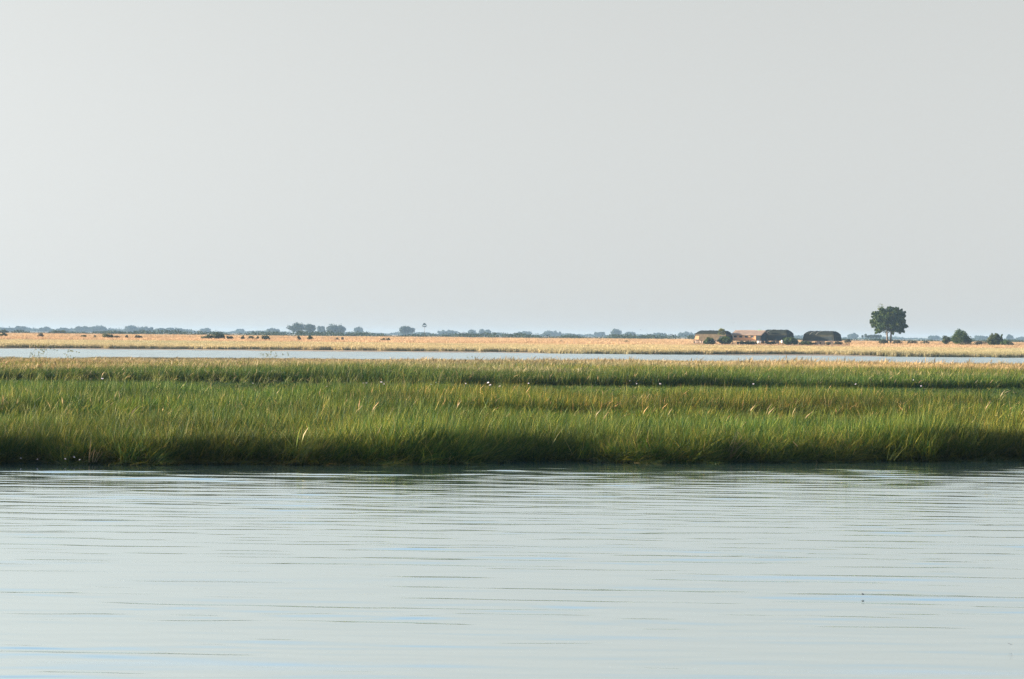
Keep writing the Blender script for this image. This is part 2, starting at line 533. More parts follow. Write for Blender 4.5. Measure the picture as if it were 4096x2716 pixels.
def tints(x, y, base, patch=0.25, hue=0.2, s=0.25, seed=1, csd=1.6, straw=0.0):
    a = vnoise(x, y, s, seed)[:, None]; b = vnoise(x, y, s * 0.4, seed + 1)[:, None]
    c = np.clip(rng.normal(0, csd, (len(x), 1)), -3.5, 4.5)
    warm = np.array([[1.25, 1.0, 0.9]]); cool = np.array([[0.75, 1.0, 1.05]])
    st = np.clip((vnoise(x, y, s * 1.7, seed + 2) - 0.74) * 6, 0, 1)[:, None] * straw
    base = np.array([base]) * (1 + st * np.array([[1.0, 0.55, 0.8]]))
    t = base * (1 + patch * (a - 0.5) * 2) * (warm * (hue * b) + cool * (hue * (1 - b)) + (1 - hue)) * (1 + 0.12 * c)
    return np.clip(t, 0.05, 4)


# reed bank nearest to the camera
x, y = strip(66, 98, 30, 6)
e = y - bank_y(x)
k = ((e > 0) | ((e > -0.7) & (rng.random(len(x)) < 0.04))) & ((e < 2.5) | (vnoise(x, y, 0.55, 91) < 0.74)) & (e < 14 + 7 * (vnoise(x, y, 0.1, 25) - 0.3))
x, y, e = x[k], y[k], e[k]
xe = rng.uniform(-21, 21, 3600); ye = bank_y(xe) + np.abs(rng.normal(0, 0.9, 3600)) - 0.15
x = np.concatenate([x, xe]); y = np.concatenate([y, ye]); e = y - bank_y(x)
hn = vnoise(x, y, 0.35, 11)
hs_ = (0.68 + 0.6 * hn) * (0.6 + 0.4 * np.clip(e / 1.0, 0, 1))
s = np.stack([np.full_like(hs_, 1.0), np.full_like(hs_, 1.0), hs_ * rng.uniform(0.68, 1.2, len(x))], 1)
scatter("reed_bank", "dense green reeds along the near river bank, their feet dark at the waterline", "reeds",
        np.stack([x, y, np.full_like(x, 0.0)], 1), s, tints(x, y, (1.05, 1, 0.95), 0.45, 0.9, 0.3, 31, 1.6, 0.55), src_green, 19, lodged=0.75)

# drowned stems lying on the water at the foot of the bank
xw = rng.uniform(-21, 21, 260); yw = bank_y(xw) - np.abs(rng.normal(0, 0.45, 260))
hw_ = rng.uniform(0.06, 0.16, 260)
scatter("floating_weed", "low drowned stems and weed floating along the foot of the near bank", "weed",
        np.stack([xw, yw, np.full_like(xw, 0.01)], 1), np.stack([np.full_like(hw_, 1.5), np.full_like(hw_, 1.0), hw_], 1),
        tints(xw, yw, (0.8, 0.7, 0.6), 0.3, 0.5, 0.5, 95), src_green, 19)

# second ridge with the low gap in front of it
x1, y1 = strip(86, 114, 9, 6)
k = (y1 - bank_y(x1) > 13)
x1, y1 = x1[k], y1[k]
h1 = 0.42 + 0.75 * np.clip((vnoise(x1, y1, 0.13, 13) - 0.5) * 4, 0, 1) * np.clip((14 - x1) / 12, 0.15, 1)
x2, y2 = strip(110, 141, 13, 6)
k = (vnoise(x2, y2, 0.4, 92) < 0.76) & (y2 > 112 + np.clip(x2, -14, 20) * 0.12 + 9 * (vnoise(x2, y2, 0.09, 23) - 0.5))
x2, y2 = x2[k], y2[k]
h2 = 0.72 + 0.7 * vnoise(x2, y2, 0.25, 14) - 0.22 * np.clip((y2 - 130) / 10, 0, 1)
x = np.concatenate([x1, x2]); y = np.concatenate([y1, y2]); h = np.concatenate([h1, h2])
s = np.stack([np.full_like(h, 1.0), np.full_like(h, 1.0), h * rng.uniform(0.68, 1.2, len(x))], 1)
scatter("grass_ridge", "lit olive green swamp grass behind the near reed bank", "grass",
        np.stack([x, y, np.full_like(x, 0.0)], 1), s, tints(x, y, (1.1, 1.03, 0.9), 0.5, 1.0, 0.2, 41, 1.6, 0.55), src_mid, 16, lodged=0.6)

# single taller stalks, their sunlit look put into a brighter blade colour
x, y = strip(70, 240, 0.75, 6)
k = (y - bank_y(x) > 0.3) & ~((y > 141) & (y < 188))
x, y = x[k], y[k]
h = rng.uniform(0.7, 1.05, len(x))
scatter("reed_stalks", "scattered taller yellow-green stalks in a brighter sunlit colour above the swamp grass", "reeds",
        np.stack([x, y, np.full_like(x, 0.0)], 1), np.stack([np.full_like(h, 1.0), np.full_like(h, 1.0), h], 1),
        tints(x, y, (1, 1, 1), 0.2, 0.5, 0.2, 45), src_high, 12)

# third ridge behind the water lilies
x1, y1 = strip(142, 188, 2.2, 8)
h1 = 0.22 + 0.12 * rng.random(len(x1))
x2, y2 = strip(186, 246, 7.0, 8)
k = (y2 > 189 + 14 * (vnoise(x2, y2, 0.05, 24) - 0.5)) & (rng.random(len(x2)) < np.interp(y2 + 26 * (vnoise(x2, y2 * 0.6, 0.06, 28) - 0.5), [200, 216, 246], [1, 0.45, 0.15]))
x2, y2 = x2[k], y2[k]
h2 = 0.95 + 0.5 * vnoise(x2, y2, 0.09, 15)
x = np.concatenate([x1, x2]); y = np.concatenate([y1, y2]); h = np.concatenate([h1, h2])
s = np.stack([np.full_like(h, 1.3), np.full_like(h, 1.3), h * rng.uniform(0.68, 1.2, len(x))], 1)
tt = tints(x, y, (1, 1, 1), 0.2, 0.5, 0.1, 51)
w = np.clip((y - 196) / 22, 0, 1)[:, None]
tt = tt * (1 - w) + tt * np.array([[1.75, 1.4, 1.3]]) * w
scatter("marsh_grass", "dark green marsh grass with yellowing tops behind the water lilies", "grass",
        np.stack([x, y, np.full_like(x, 0.0)], 1), s, tt, src_mid, 16, lodged=0.6)

# thin tan sedge and drowned weed beds before the far channel
x1, y1 = strip(202, 338, 3.4, 10)
k = rng.random(len(x1)) < np.interp(y1 + 26 * (vnoise(x1, y1 * 0.6, 0.06, 28) - 0.5), [200, 214, 338], [0.1, 1, 1])
x1, y1 = x1[k], y1[k]
h1 = np.where((y1 > 290) & (rng.random(len(x1)) < 0.06) & (vnoise(x1, y1, 0.08, 29) > 0.5), 1.5, 1.0) * np.interp(y1, [202, 238, 340], [0.95, 0.88, 0.7]) * (0.7 + 0.6 * vnoise(x1, y1, 0.1, 16))
lowl = np.interp(x1 / y1, [-0.12, 0.03], [0.0, 1.0])
h1 = h1 * (1 - (1 - lowl) * np.clip((y1 - 235) / 70, 0, 1) * 0.5)
x2, y2 = strip(335, 385, 1.6, 10)
v = vnoise(x2, y2 * 0.35, 0.06, 17)
k = (v > 0.47) | (rng.random(len(x2)) < 0.06)
x2, y2 = x2[k], y2[k]
h2 = (0.22 + 0.25 * vnoise(x2, y2, 0.1, 18)) * np.interp(x2 / y2, [-0.12, 0.03], [0.55, 1.0])
x = np.concatenate([x1, x2]); y = np.concatenate([y1, y2]); h = np.concatenate([h1, h2])
s = np.stack([np.full_like(h, 1.5), np.full_like(h, 1.5), h * rng.uniform(0.8, 1.25, len(x))], 1)
tt = tints(x, y, (0.74, 0.74, 0.66), 0.3, 0.6, 0.05, 61, 1.0)
scatter("sedge", "thin tan sedge and brown weed beds at the edge of the far channel", "sedge",
        np.stack([x, y, np.full_like(x, 0.0)], 1), s, tt, src_tan, 8)

# dry grass beyond the far channel
x1, y1 = strip(602, 640, 1.6, 15)
e1 = 601 + 16 * vnoise(x1, y1 * 0, 0.045, 26) ** 2 + 3 * vnoise(x1, y1, 0.3, 27)
k = y1 > e1
x1, y1 = x1[k], y1[k]
x2, y2 = strip(640, 800, 0.55, 15)
x = np.concatenate([x1, x2]); y = np.concatenate([y1, y2])
h = (0.72 + 0.3 * vnoise(x, y, 0.05, 19)) * np.interp(y, [602, 640, 800], [1.05, 0.95, 0.85])
s = np.stack([np.full_like(h, 1.2), np.full_like(h, 1.2), h * rng.uniform(0.85, 1.15, len(x))], 1)
tt = tints(x, y, (1, 1, 0.95), 0.15, 0.4, 0.06, 71, 0.7)
g = np.clip((618 - y) / 14, 0, 1) * (vnoise(x, y, 0.035, 72) > 0.48)
g = (g * rng.random(len(x)))[:, None]
tt = tt * (1 - g) + tt * np.array([[0.5, 0.55, 0.5]]) * g
scatter("dry_grass", "tall golden dry grass standing along the far bank of the channel", "grass",
        np.stack([x, y, ground_z(y)], 1), s, tt, src_dry, 8)
x, y = strip(800, 1500, 0.13, 20)
h = 0.85 + 0.4 * vnoise(x, y, 0.03, 20)
s = np.stack([np.full_like(h, 1.8), np.full_like(h, 1.8), h * rng.uniform(0.85, 1.15, len(x))], 1)
pxl = 2048 + x / y * FPX
k = ~((pxl > 2760) & (pxl < 3410) & (y < 965))
h = np.where(k, h, 0.22)
s[:, 2] = np.where(k, s[:, 2], 0.22)
tt = tints(x, y, (1.08, 0.89, 0.9), 0.15, 0.3, 0.03, 81, 0.7)
scatter("pink_grass", "pinkish dry grass of the open plain behind the golden strip", "grass",
        np.stack([x, y, ground_z(y) - 0.02], 1), s, tt, src_dry, 8)


# ------------------------------------------------------------------ foliage builders
def leaves(centres, radii, per, size, seed, shell=0.55, squash=1.0):
    """leaf-sized quads spread through clumps"""
    r = np.random.default_rng(seed)
    centres = np.asarray(centres, float); radii = np.asarray(radii, float)
    if radii.ndim == 1: radii = np.stack([radii, radii, radii * squash], 1)
    c = np.repeat(centres, per, 0); rad = np.repeat(radii, per, 0)
    n = len(c)
    d = r.normal(0, 1, (n, 3)); d /= np.linalg.norm(d, axis=1)[:, None]
    q = r.uniform(shell, 1.0, (n, 1)) * np.where(r.random((n, 1)) < 0.1, 1.22, 1.0)
    p = c + d * q * rad
    nn = d + r.normal(0, 0.75, (n, 3)); nn /= np.linalg.norm(nn, axis=1)[:, None]
    a = np.cross(nn, r.normal(0, 1, (n, 3))); a /= np.linalg.norm(a, axis=1)[:, None]
    b = np.cross(nn, a)
    s = size * r.uniform(0.55, 1.35, (n, 1))
    V = np.stack([p - a * s, p - b * s * 0.55, p + a * s, p + b * s * 0.55], 1).reshape(-1, 3)
    F = np.arange(4 * n).reshape(n, 4)
    clumpv = np.repeat(r.random(len(centres)), per)
    rnd = np.repeat(np.clip(0.55 * clumpv + 0.45 * r.random(n), 0, 1), 4)
    return V, F, rnd


def crown_lobes(w, h, dep, n, lobe, seed, fn=None):
    """lobe centres inside an ellipsoid standing on z=0; fn(u) can skew its outline"""
    r = np.random.default_rng(seed)
    C, Rr = [], []
    while len(C) < n:
        p = r.uniform(-1, 1, 3)
        l = np.linalg.norm(p)
        if l > 1 or l < 0.35: continue
        q = np.array([p[0] * (w / 2 - lobe * 0.7), p[1] * (dep / 2 - lobe * 0.7), h / 2 + p[2] * (h / 2 - lobe * 0.7)])
        if fn is not None and not fn(q[0] / (w / 2), q[2] / h): continue
        C.append(q); Rr.append(lobe * r.uniform(0.65, 1.2))
    return np.array(C), np.array(Rr)


def plant(name, label, cat, px, pyb, pyt, wpx, d, mat, seed, trunk_h=0.0, trunks=((0, 0),), lobe=0.28, nl=16, per=70, leaf=0.2,
          group=None, fn=None, dep=0.9, trunk_r=None, limbs=5, base_z=None, crown_bottom=None):
    """tree or bush seen at photo pixel px, its top at pyt and base at pyb, wpx wide, at distance d"""
    ppm = FPX / d
    top = at(px, pyt, d); base = at(px, pyb, d)
    if base_z is None: base_z = float(ground_z(d)) - 0.05
    base.z = base_z
    w = wpx / ppm
    H = top.z - base.z
    cb = trunk_h if crown_bottom is None else (at(px, crown_bottom, d).z - base_z)
    ch = H - cb
    root = empty(name, base)
    tag(root, label, cat, group)
    lr = lobe * min(w, ch * 1.3)
    C, Rr = crown_lobes(w, ch, w * dep, nl, lr, seed, fn)
    C[:, 2] += cb
    V, F, rnd = leaves(C, Rr, per, leaf, seed + 1)
    V[:, 2] = np.maximum(V[:, 2], 0.02)
    mesh_np("crown" if trunk_h > 0.4 else "foliage", V, F, mat, root, rnd=rnd)
    b = MB()
    tr = trunk_r or max(0.05, 0.02 * H)
    r = random.Random(seed)
    for (tx, lean) in trunks:
        topz = cb + ch * 0.35
        mid = Vector((tx + lean * 0.5, 0, topz * 0.5)); tip = Vector((tx + lean, r.uniform(-.2, .2) * w * .1, topz))
        b.tube([(tx, 0, 0), mid, tip], [tr * 1.25, tr, tr * 0.7])
        for k in range(limbs):
            c = C[r.randrange(len(C))]
            st = mid.lerp(tip, r.uniform(0.4, 1))
            b.tube([st, st.lerp(Vector(c), 0.55) + Vector((0, 0, 0.06 * ch)), Vector(c)], [tr * 0.5, tr * 0.32, tr * 0.12], 5)
    b.build("trunk" if trunk_h > 0.4 else "stems", M['bark'], root, smooth=True)
    return root


# ------------------------------------------------------------------ the lone tree and the bushes on the right
def lone_lobes(w, h, dep, n, lobe, seed, fn=None):
    """leafy sprays that stick out of a wide crown, with a notch over the trunks"""
    r = np.random.default_rng(seed)
    C, Rr = [], []
    for k in range(60):
        p = r.normal(0, 0.34, 3)
        C.append((p[0] * w / 2, p[1] * dep / 2, h * 0.5 + p[2] * h * 0.5)); Rr.append(w * 0.11)
    while len(C) < 520:
        d_ = r.normal(0, 1, 3); d_ /= (np.abs(d_) ** 2.8).sum() ** (1 / 2.8)
        if d_[2] < -0.9: continue
        if d_[2] < -0.45 and abs(d_[0] + 0.03) < 0.24: continue
        out_ = r.uniform(0.86, 1.03)
        for t, q in ((0.55, 0.2), (0.76, 0.16), (0.9, 0.115), (1.02, 0.06)):
            p = d_ * t * out_
            C.append((p[0] * w / 2, p[1] * dep / 2, h * 0.5 + p[2] * h * 0.5)); Rr.append(w * q * 0.5 * r.uniform(0.8, 1.2))
    return np.array(C), np.array(Rr)


crown_default = crown_lobes
crown_lobes = lone_lobes
plant("tree", "lone round-crowned dark green tree with twin trunks, tallest thing on the plain", "tree",
      3556, 1364, 1231, 140, 950, M['tree_leaf'], 907, trunk_h=3.2, trunks=((-0.55, -0.2), (0.5, 0.3)), lobe=0.14, nl=80, per=56,
      leaf=0.27, trunk_r=0.27, limbs=12, crown_bottom=1342, dep=0.95)
crown_lobes = crown_default
plant("bushy_tree", "tall dark bush leaning into a long right slope, right of the lone tree", "bush",
      3850, 1368, 1312, 104, 930, M['tree_leaf'], 911, lobe=0.13, nl=150, per=50, leaf=0.22,
      fn=lambda u, z: z < 0.97 - 0.85 * max(0, u + 0.2) and z < 0.97 + 1.6 * min(0, u + 0.4))
plant("small_tree", "small pale green tree on a short stem just left of the tall sloping bush", "tree",
      3783, 1371, 1340, 40, 925, M['bush_leaf'], 921, trunk_h=0.7, lobe=0.17, nl=40, per=50, leaf=0.2)
plant("bushy_tree", "olive round-headed bush tree near the right edge with a thin sapling beside it", "bush",
      3979, 1380, 1328, 62, 900, M['bush_leaf'], 931, lobe=0.12, nl=110, per=40, leaf=0.22, fn=lambda u, z: z < 1 - 0.7 * abs(u) ** 1.5)
plant("sapling", "thin dark upright sapling touching the olive bush tree at the right edge", "tree",
      4007, 1376, 1334, 13, 905, M['tree_leaf'], 936, trunk_h=0.8, lobe=0.3, nl=14, per=40, leaf=0.2, trunk_r=0.06)
plant("bush", "low dark bush on the right flank of the olive bush tree", "bush",
      4024, 1384, 1359, 50, 895, M['tree_leaf'], 941, lobe=0.25, nl=20, per=80, leaf=0.22)
plant("bush", "reddish brown low bush at the foot of the far right bush tree", "bush",
      4046, 1386, 1368, 22, 890, M['grey_leaf'], 946, lobe=0.28, nl=10, per=60, leaf=0.2)
for i, (px, pt, w, lab) in enumerate([
        (3862, 1366, 52, "grey green scrub at the foot of the tall sloping bush"),
        (3915, 1362, 40, "brown scrub halfway between the sloping bush and the olive bush tree"),
        (3533, 1356, 40, "low scrub at the left foot of the lone tree"),
        (3586, 1357, 44, "low grey scrub at the right foot of the lone tree"),
        (3650, 1362, 50, "wide low scrub in the grass right of the lone tree"),
        (3700, 1364, 38, "small scrub midway between the lone tree and the small pale tree"),
        (3462, 1372, 34, "brown tuft of scrub in the grass left of the lone tree"),
        (3085, 1366, 44, "low dark scrub at the foot of the third hut, right of the white drum"),
        (3275, 1367, 60, "low scrub along the foot of the last hut"),
        (3352, 1366, 40, "low scrub under the right end of the last hut"),
        (2790, 1366, 40, "pale scrub at the left foot of the first hut"),
        (3940, 1366, 60, "wide reddish scrub just left of the olive round-headed bush tree"),
        (3800, 1367, 60, "wide scrub under the small pale green tree"),
        (3390, 1356, 30, "thin twiggy shrub standing at the right end of the last hut")]):
    plant("scrub", lab, "shrub", px, 1380, pt, w, 915 + 5 * i, M['grey_leaf'], 950 + 3 * i, lobe=0.2, nl=34, per=34, leaf=0.2,
          group="low scrub on the dry plain")

# bushes by the huts
plant("bush", "dark round bush hiding the left half of the first hut's wall", "bush",
      2834, 1378, 1347, 62, 925, M['tree_leaf'], 1001, lobe=0.15, nl=70, per=45, leaf=0.22, fn=lambda u, z: z < 1 - 0.9 * abs(u - 0.1))
plant("bush", "dark broad bush at the right half of the first hut", "bush",
      2902, 1378, 1342, 66, 925, M['tree_leaf'], 1011, lobe=0.15, nl=75, per=45, leaf=0.22, fn=lambda u, z: z < 1 - 0.8 * abs(u + 0.1))
plant("hedge", "low clipped dark hedge in front of the thatched hut", "hedge",
      2986, 1378, 1364, 96, 925, M['bush_leaf'], 1021, lobe=0.3, nl=40, per=60, leaf=0.2, dep=0.2)
plant("bush", "large dark bush between the third hut and the last hut", "bush",
      3165, 1378, 1347, 92, 930, M['tree_leaf'], 1031, lobe=0.14, nl=90, per=50, leaf=0.24,
      fn=lambda u, z: z < 1.0 - 0.75 * max(0, u + 0.1))
plant("bush", "low dark bush at the left corner of the last hut", "bush",
      3222, 1380, 1362, 66, 925, M['bush_leaf'], 1041, lobe=0.18, nl=50, per=45, leaf=0.2, fn=lambda u, z: z < 1 - 0.8 * abs(u))
plant("bush", "small brown bush under the deck of the last hut", "bush",
      3312, 1381, 1365, 24, 925, M['grey_leaf'], 1046, lobe=0.3, nl=10, per=60, leaf=0.18)


def palm(name, label, px, pyb, pyt, wpx, d, seed, mat, nf=22, straight=True):
    ppm = FPX / d
    base = at(px, pyb, d); base.z = float(ground_z(d)) - 0.05
    H = at(px, pyt, d).z - base.z
    root = empty(name, base); tag(root, label, "palm tree")
    r = random.Random(seed)
    L = wpx / ppm / 2
    cz = H - L * 0.85
    b = MB(); b.tube([(0, 0, 0), (0.05 * L, 0, cz * 0.5), (0, 0, cz)], [0.035 * H * 0.6, 0.02 * H * 0.7, 0.016 * H * 0.7])
    b.build("trunk", M['bark'], root, smooth=True)
    V, F, rn = [], [], []
    for k in range(nf + 14):
        az = 2 * math.pi * k / nf + r.uniform(-.2, .2); el = r.uniform(-0.6, 1.35)
        dv = Vector((math.cos(az) * math.cos(el), math.sin(az) * math.cos(el), math.sin(el)))
        c = Vector((0, 0, cz)) + dv * L * 0.6
        s = dv.cross(Vector((0, 0, 1))).normalized()
        n = s.cross(dv)
        for j in range(9):                                    # fan leaf: a half circle of narrow leaflets
            a = (j - 4) * 0.33
            tip = c + (dv * math.cos(a) + s * math.sin(a)) * L * 0.5 - Vector((0, 0, abs(a) * 0.08 * L))
            sd = (s * math.cos(a) - dv * math.sin(a)) * L * 0.06
            i0 = len(V)
            V += [c - sd * 0.6, c + sd * 0.6, tip + sd, tip - sd]
            F.append((i0, i0 + 1, i0 + 2, i0 + 3)); rn += [r.random()] * 4
    mesh_np("fronds", np.array([tuple(v) for v in V]), np.array(F), mat, root, rnd=np.array(rn))
    return root


palm("palm_tree", "lone slender palm with a round ball of fronds on the hazy horizon", 1698, 1332, 1294, 20, 2900, 5, M['far_leaf'])
palm("palm_tree", "small yellowish palm rising against the first hut's roof", 2886, 1374, 1316, 34, 928, 6, M['palm_leaf'])

# dark shrubs scattered in the dry field, photo left to centre
SH = [(15, 1331, 40, "far left low dark shrub touching the photo's left edge"),
      (163, 1333, 30, "faint grey shrub in the pink grass near the left edge"),
      (335, 1337, 26, "small grey shrub left of the large dark shrub"),
      (378, 1340, 14, "tiny tuft of a shrub between two larger shrubs at left"),
      (432, 1331, 48, "largest dark shrub in the left part of the pink grass"),
      (466, 1341, 30, "flat pale shrub right beside the largest left shrub"),
      (506, 1338, 15, "narrow upright shrub alone right of the flat pale shrub"),
      (553, 1339, 38, "broad brown shrub right of the narrow upright shrub"),
      (815, 1342, 24, "low brownish shrub at the left end of the dark shrub cluster"),
      (836, 1337, 34, "grey shrub left in the dark shrub cluster"),
      (866, 1330, 44, "tall grey-brown shrub in the middle of the dark cluster"),
      (890, 1335, 26, "blackish shrub at the right end of the tall cluster"),
      (919, 1343, 28, "low shrub just right of the dark cluster"),
      (970, 1341, 17, "small round grey shrub alone right of the dark cluster"),
      (1003, 1344, 28, "flat brown shrub left of the compact black shrub"),
      (1030, 1345, 18, "faint small shrub touching the compact black shrub"),
      (1061, 1340, 40, "compact black-green shrub under the paired trees' left"),
      (1196, 1343, 18, "small grey shrub beneath the paired trees"),
      (1241, 1340, 28, "dark shrub with a bare twig beneath the paired trees' right"),
      (1347, 1350, 22, "faint flat shrub under the middle tree clump"),
      (1371, 1348, 14, "narrow shrub right of the faint flat one"),
      (1532, 1352, 20, "left of the two low dark shrubs left of the palm"),
      (1553, 1351, 22, "right of the two low dark shrubs left of the palm"),
      (2248, 1362, 26, "flat brown shrub alone in the dry grass right of centre"),
      (2510, 1361, 34, "faint reddish shrub in the pink grass left of the huts")]
for i, (px, pt, w, lab) in enumerate(SH):
    hy = 1332 + 0.009 * px
    d = 880
    dark = "dark" in lab or "black" in lab
    plant("shrub", lab, "shrub", px, hy + 22, pt, w, d, M['bush_leaf'] if dark else M['grey_leaf'], 1100 + 5 * i,
          lobe=0.2, nl=30 if w > 25 else 14, per=36, leaf=0.2, group="shrubs scattered in the dry field")

# ------------------------------------------------------------------ far trees, one by one
FT = [(28, 1310, 60, 4600, "low hazy blue tree at the left edge of the horizon"),
      (85, 1303, 52, 4600, "hazy blue tree with a small peak, second from the left edge"),
      (182, 1308, 56, 4700, "rounded hazy tree, third from the left edge"),
      (250, 1311, 60, 4800, "low flat hazy tree left of the twin domes"),
      (325, 1303, 72, 4600, "left dome of the wide twin-domed hazy pair at left"),
      (392, 1303, 80, 4600, "right dome of the wide twin-domed hazy pair at left"),
      (526, 1302, 64, 4700, "pointed hazy dome left in the second pair of domes"),
      (584, 1304, 72, 4700, "rounder hazy dome right in the second pair of domes"),
      (640, 1311, 48, 4900, "low hazy tree right of the second pair of domes"),
      (694, 1310, 84, 4900, "broad low hazy tree, last of the left treeline's large crowns"),
      (822, 1311, 48, 5000, "small pale blue dome alone above the green thicket at left"),
      (960, 1316, 40, 5200, "very faint small tree between the pale dome and the paired trees"),
      (1092, 1313, 60, 4600, "flat low tree touching the left side of the paired trees"),
      (1186, 1290, 82, 2900, "largest tree of the horizon, left one of the dark paired trees"),
      (1240, 1294, 50, 2950, "smaller right one of the dark paired trees"),
      (1284, 1302, 40, 4000, "pale thin tree left in the middle clump"),
      (1332, 1297, 56, 3300, "tallest tree of the middle clump right of the paired trees"),
      (1362, 1301, 44, 3350, "right shoulder tree of the middle clump"),
      (1433, 1308, 38, 4500, "pale small tree alone between the middle clump and the round dome"),
      (1626, 1303, 72, 3300, "dark round dome-shaped tree just left of the lone palm"),
      (1787, 1320, 90, 4800, "long low hazy tree right of the lone palm"),
      (1887, 1318, 30, 4700, "small dome, first of three in a row right of the palm"),
      (1929, 1317, 26, 4700, "small dome, middle of three in a row right of the palm"),
      (1953, 1317, 24, 4600, "small dome, last of three in a row right of the palm"),
      (2100, 1324, 60, 5000, "flat hazy tree left of centre horizon's long mound"),
      (2205, 1322, 90, 4800, "long mound-like hazy tree near the middle of the horizon"),
      (2400, 1327, 50, 4900, "faint low tree left of the ragged tree"),
      (2464, 1315, 48, 4200, "ragged spiky hazy tree alone between centre and the huts"),
      (2520, 1327, 50, 4800, "faint low tree right of the ragged tree"),
      (2640, 1331, 60, 5000, "pale low tree left of the mound beside the huts"),
      (2745, 1326, 84, 4700, "blue mound-shaped tree just left of the first hut"),
      (3412, 1333, 44, 4600, "hazy grey dome right after the last hut"),
      (3487, 1337, 86, 2600, "blue green spreading tree left behind the lone tree"),
      (3733, 1341, 50, 4800, "small hazy tree left of the small pale green tree"),
      (3925, 1342, 60, 4700, "hazy blue tree between the two large bushes at right"),
      (4037, 1338, 34, 4600, "small hazy dome behind the right edge bushes"),
      (4088, 1347, 46, 4800, "low hazy tree cut by the photo's right edge")]
for i, (px, pt, w, d, lab) in enumerate(FT):
    hy = 1332 + 0.009 * px
    plant("horizon_tree", lab, "tree", px, hy, pt, w, d, M['far_leaf'], 2000 + 7 * i, trunk_h=1.2, lobe=0.24, nl=34, per=70,
          leaf=1.1 * d / 4600, limbs=3, trunk_r=0.3, group="trees along the hazy horizon", dep=0.8)


# far-off wood and thickets that read as one mass
def mass(name, label, x0, x1, d0, d1, n, hfun, rx, seed, leaf, mat, per=60):
    r = np.random.default_rng(seed)
    C, Rr = [], []
    for k in range(n):
        px = r.uniform(x0, x1); d = r.uniform(d0, d1)
        x = (px - 2048) * d / FPX
        h = hfun(px, d) * r.uniform(0.75, 1.15)
        if h <= 0.2: continue
        z = float(ground_z(d))
        C.append((x, d, z + h * 0.45)); Rr.append((rx * r.uniform(0.6, 1.3), rx * 0.8, h * 0.55))
    V, F, rnd = leaves(C, np.array(Rr), per, leaf, seed + 1, 0.6)
    return tag(mesh_np(name, V, F, mat, rnd=rnd), label, "woodland", None, 'stuff')


def h_far(px, d):
    if px < 760: t = 7.4
    elif px < 1500: t = 5.0
    else: t = 4.6
    return t + 1.5 * math.sin(px * 0.02) + 0.8 * math.sin(px * 0.067 + 1)


def h_thick(px, d):
    k = 0.55 + 0.45 * math.sin(px * 0.009 + 2.2 + d * 0.004) + 0.25 * math.sin(px * 0.031)
    if px < 560: k *= 0.45
    if px > 2790: k *= 0.3
    return 3.9 * max(0.0, min(1, k + 0.35))


mass("far_wood", "low hazy blue woodland closing the plain along the whole horizon", -500, 4600, 4900, 5600, 1500, h_far, 9, 301, 1.6, M['far_leaf'], 50)
mass("thicket", "dark green thicket belt behind the pink grass", -400, 4500, 1480, 1950, 1000, h_thick, 5.0, 311, 0.42, M['far_leaf'], 70)
# dark mound bushes at far left of the belt
plant("bush", "long dark mound of bush at the left edge of the plain's end", "bush", 232, 1331, 1318, 84, 1500, M['bush_leaf'], 1401, lobe=0.25, nl=26, per=70, leaf=0.3)
plant("bush", "dark bush cut by the left edge of the photo under the treeline", "bush", 14, 1329, 1319, 58, 1500, M['bush_leaf'], 1411, lobe=0.25, nl=20, per=70, leaf=0.3)

# ------------------------------------------------------------------ huts
M['canvas_dark'] = plain_mat("canvas_roof", (0.012, 0.014, 0.010), 0.35, 1.2)
M['canvas'] = plain_mat("canvas_wall", (0.027, 0.027, 0.019), 0.3, 1.0)
M['canvas_tan'] = plain_mat("tan_canvas", (0.08, 0.06, 0.037), 0.3, 1.0)
M['thatch'] = plain_mat("thatch", (0.20, 0.145, 0.11), 0.25, 2.5, 0.95, (6, 1, 1))
M['wall'] = plain_mat("plaster", (0.36, 0.21, 0.11), 0.15, 2.0)
M['base_wall'] = plain_mat("clay_base", (0.45, 0.22, 0.10), 0.12, 2.0)
M['screen'] = plain_mat("window_screen", (0.035, 0.035, 0.03), 0.2, 4.0)
M['shade_tone'] = plain_mat("hut_shade", (0.018, 0.024, 0.026), 0.2, 2.0)  # near-black tone: shade of doorways and unlit end walls, put into colour
M['timber'] = plain_mat("timber", (0.10, 0.075, 0.055), 0.3, 3.0)
M['pale'] = plain_mat("pale_panel", (0.36, 0.26, 0.20), 0.2, 2.0)
M['pole'] = plain_mat("pale_pole", (0.35, 0.31, 0.24), 0.2, 2.0)
M['green_sheet'] = plain_mat("green_sheet", (0.10, 0.50, 0.16), 0.12, 2.0, 0.5)
M['white'] = plain_mat("white_paint", (0.82, 0.74, 0.62), 0.06, 2.0, 0.5)

HUT_D = 950
THETA = R(28)


def hut_frame(px_left, px_split, px_right, theta=THETA):
    """origin at the left front corner; local +x along the front, +y to the back"""
    p = at(px_left, 1376, HUT_D)
    ppm = FPX / HUT_D
    L = (px_split - px_left) / ppm / math.cos(theta)
    W = (px_right - px_split) / ppm / math.sin(theta)
    base = Vector((p.x, HUT_D + 3, float(ground_z(HUT_D))))
    return base, -theta, L, W


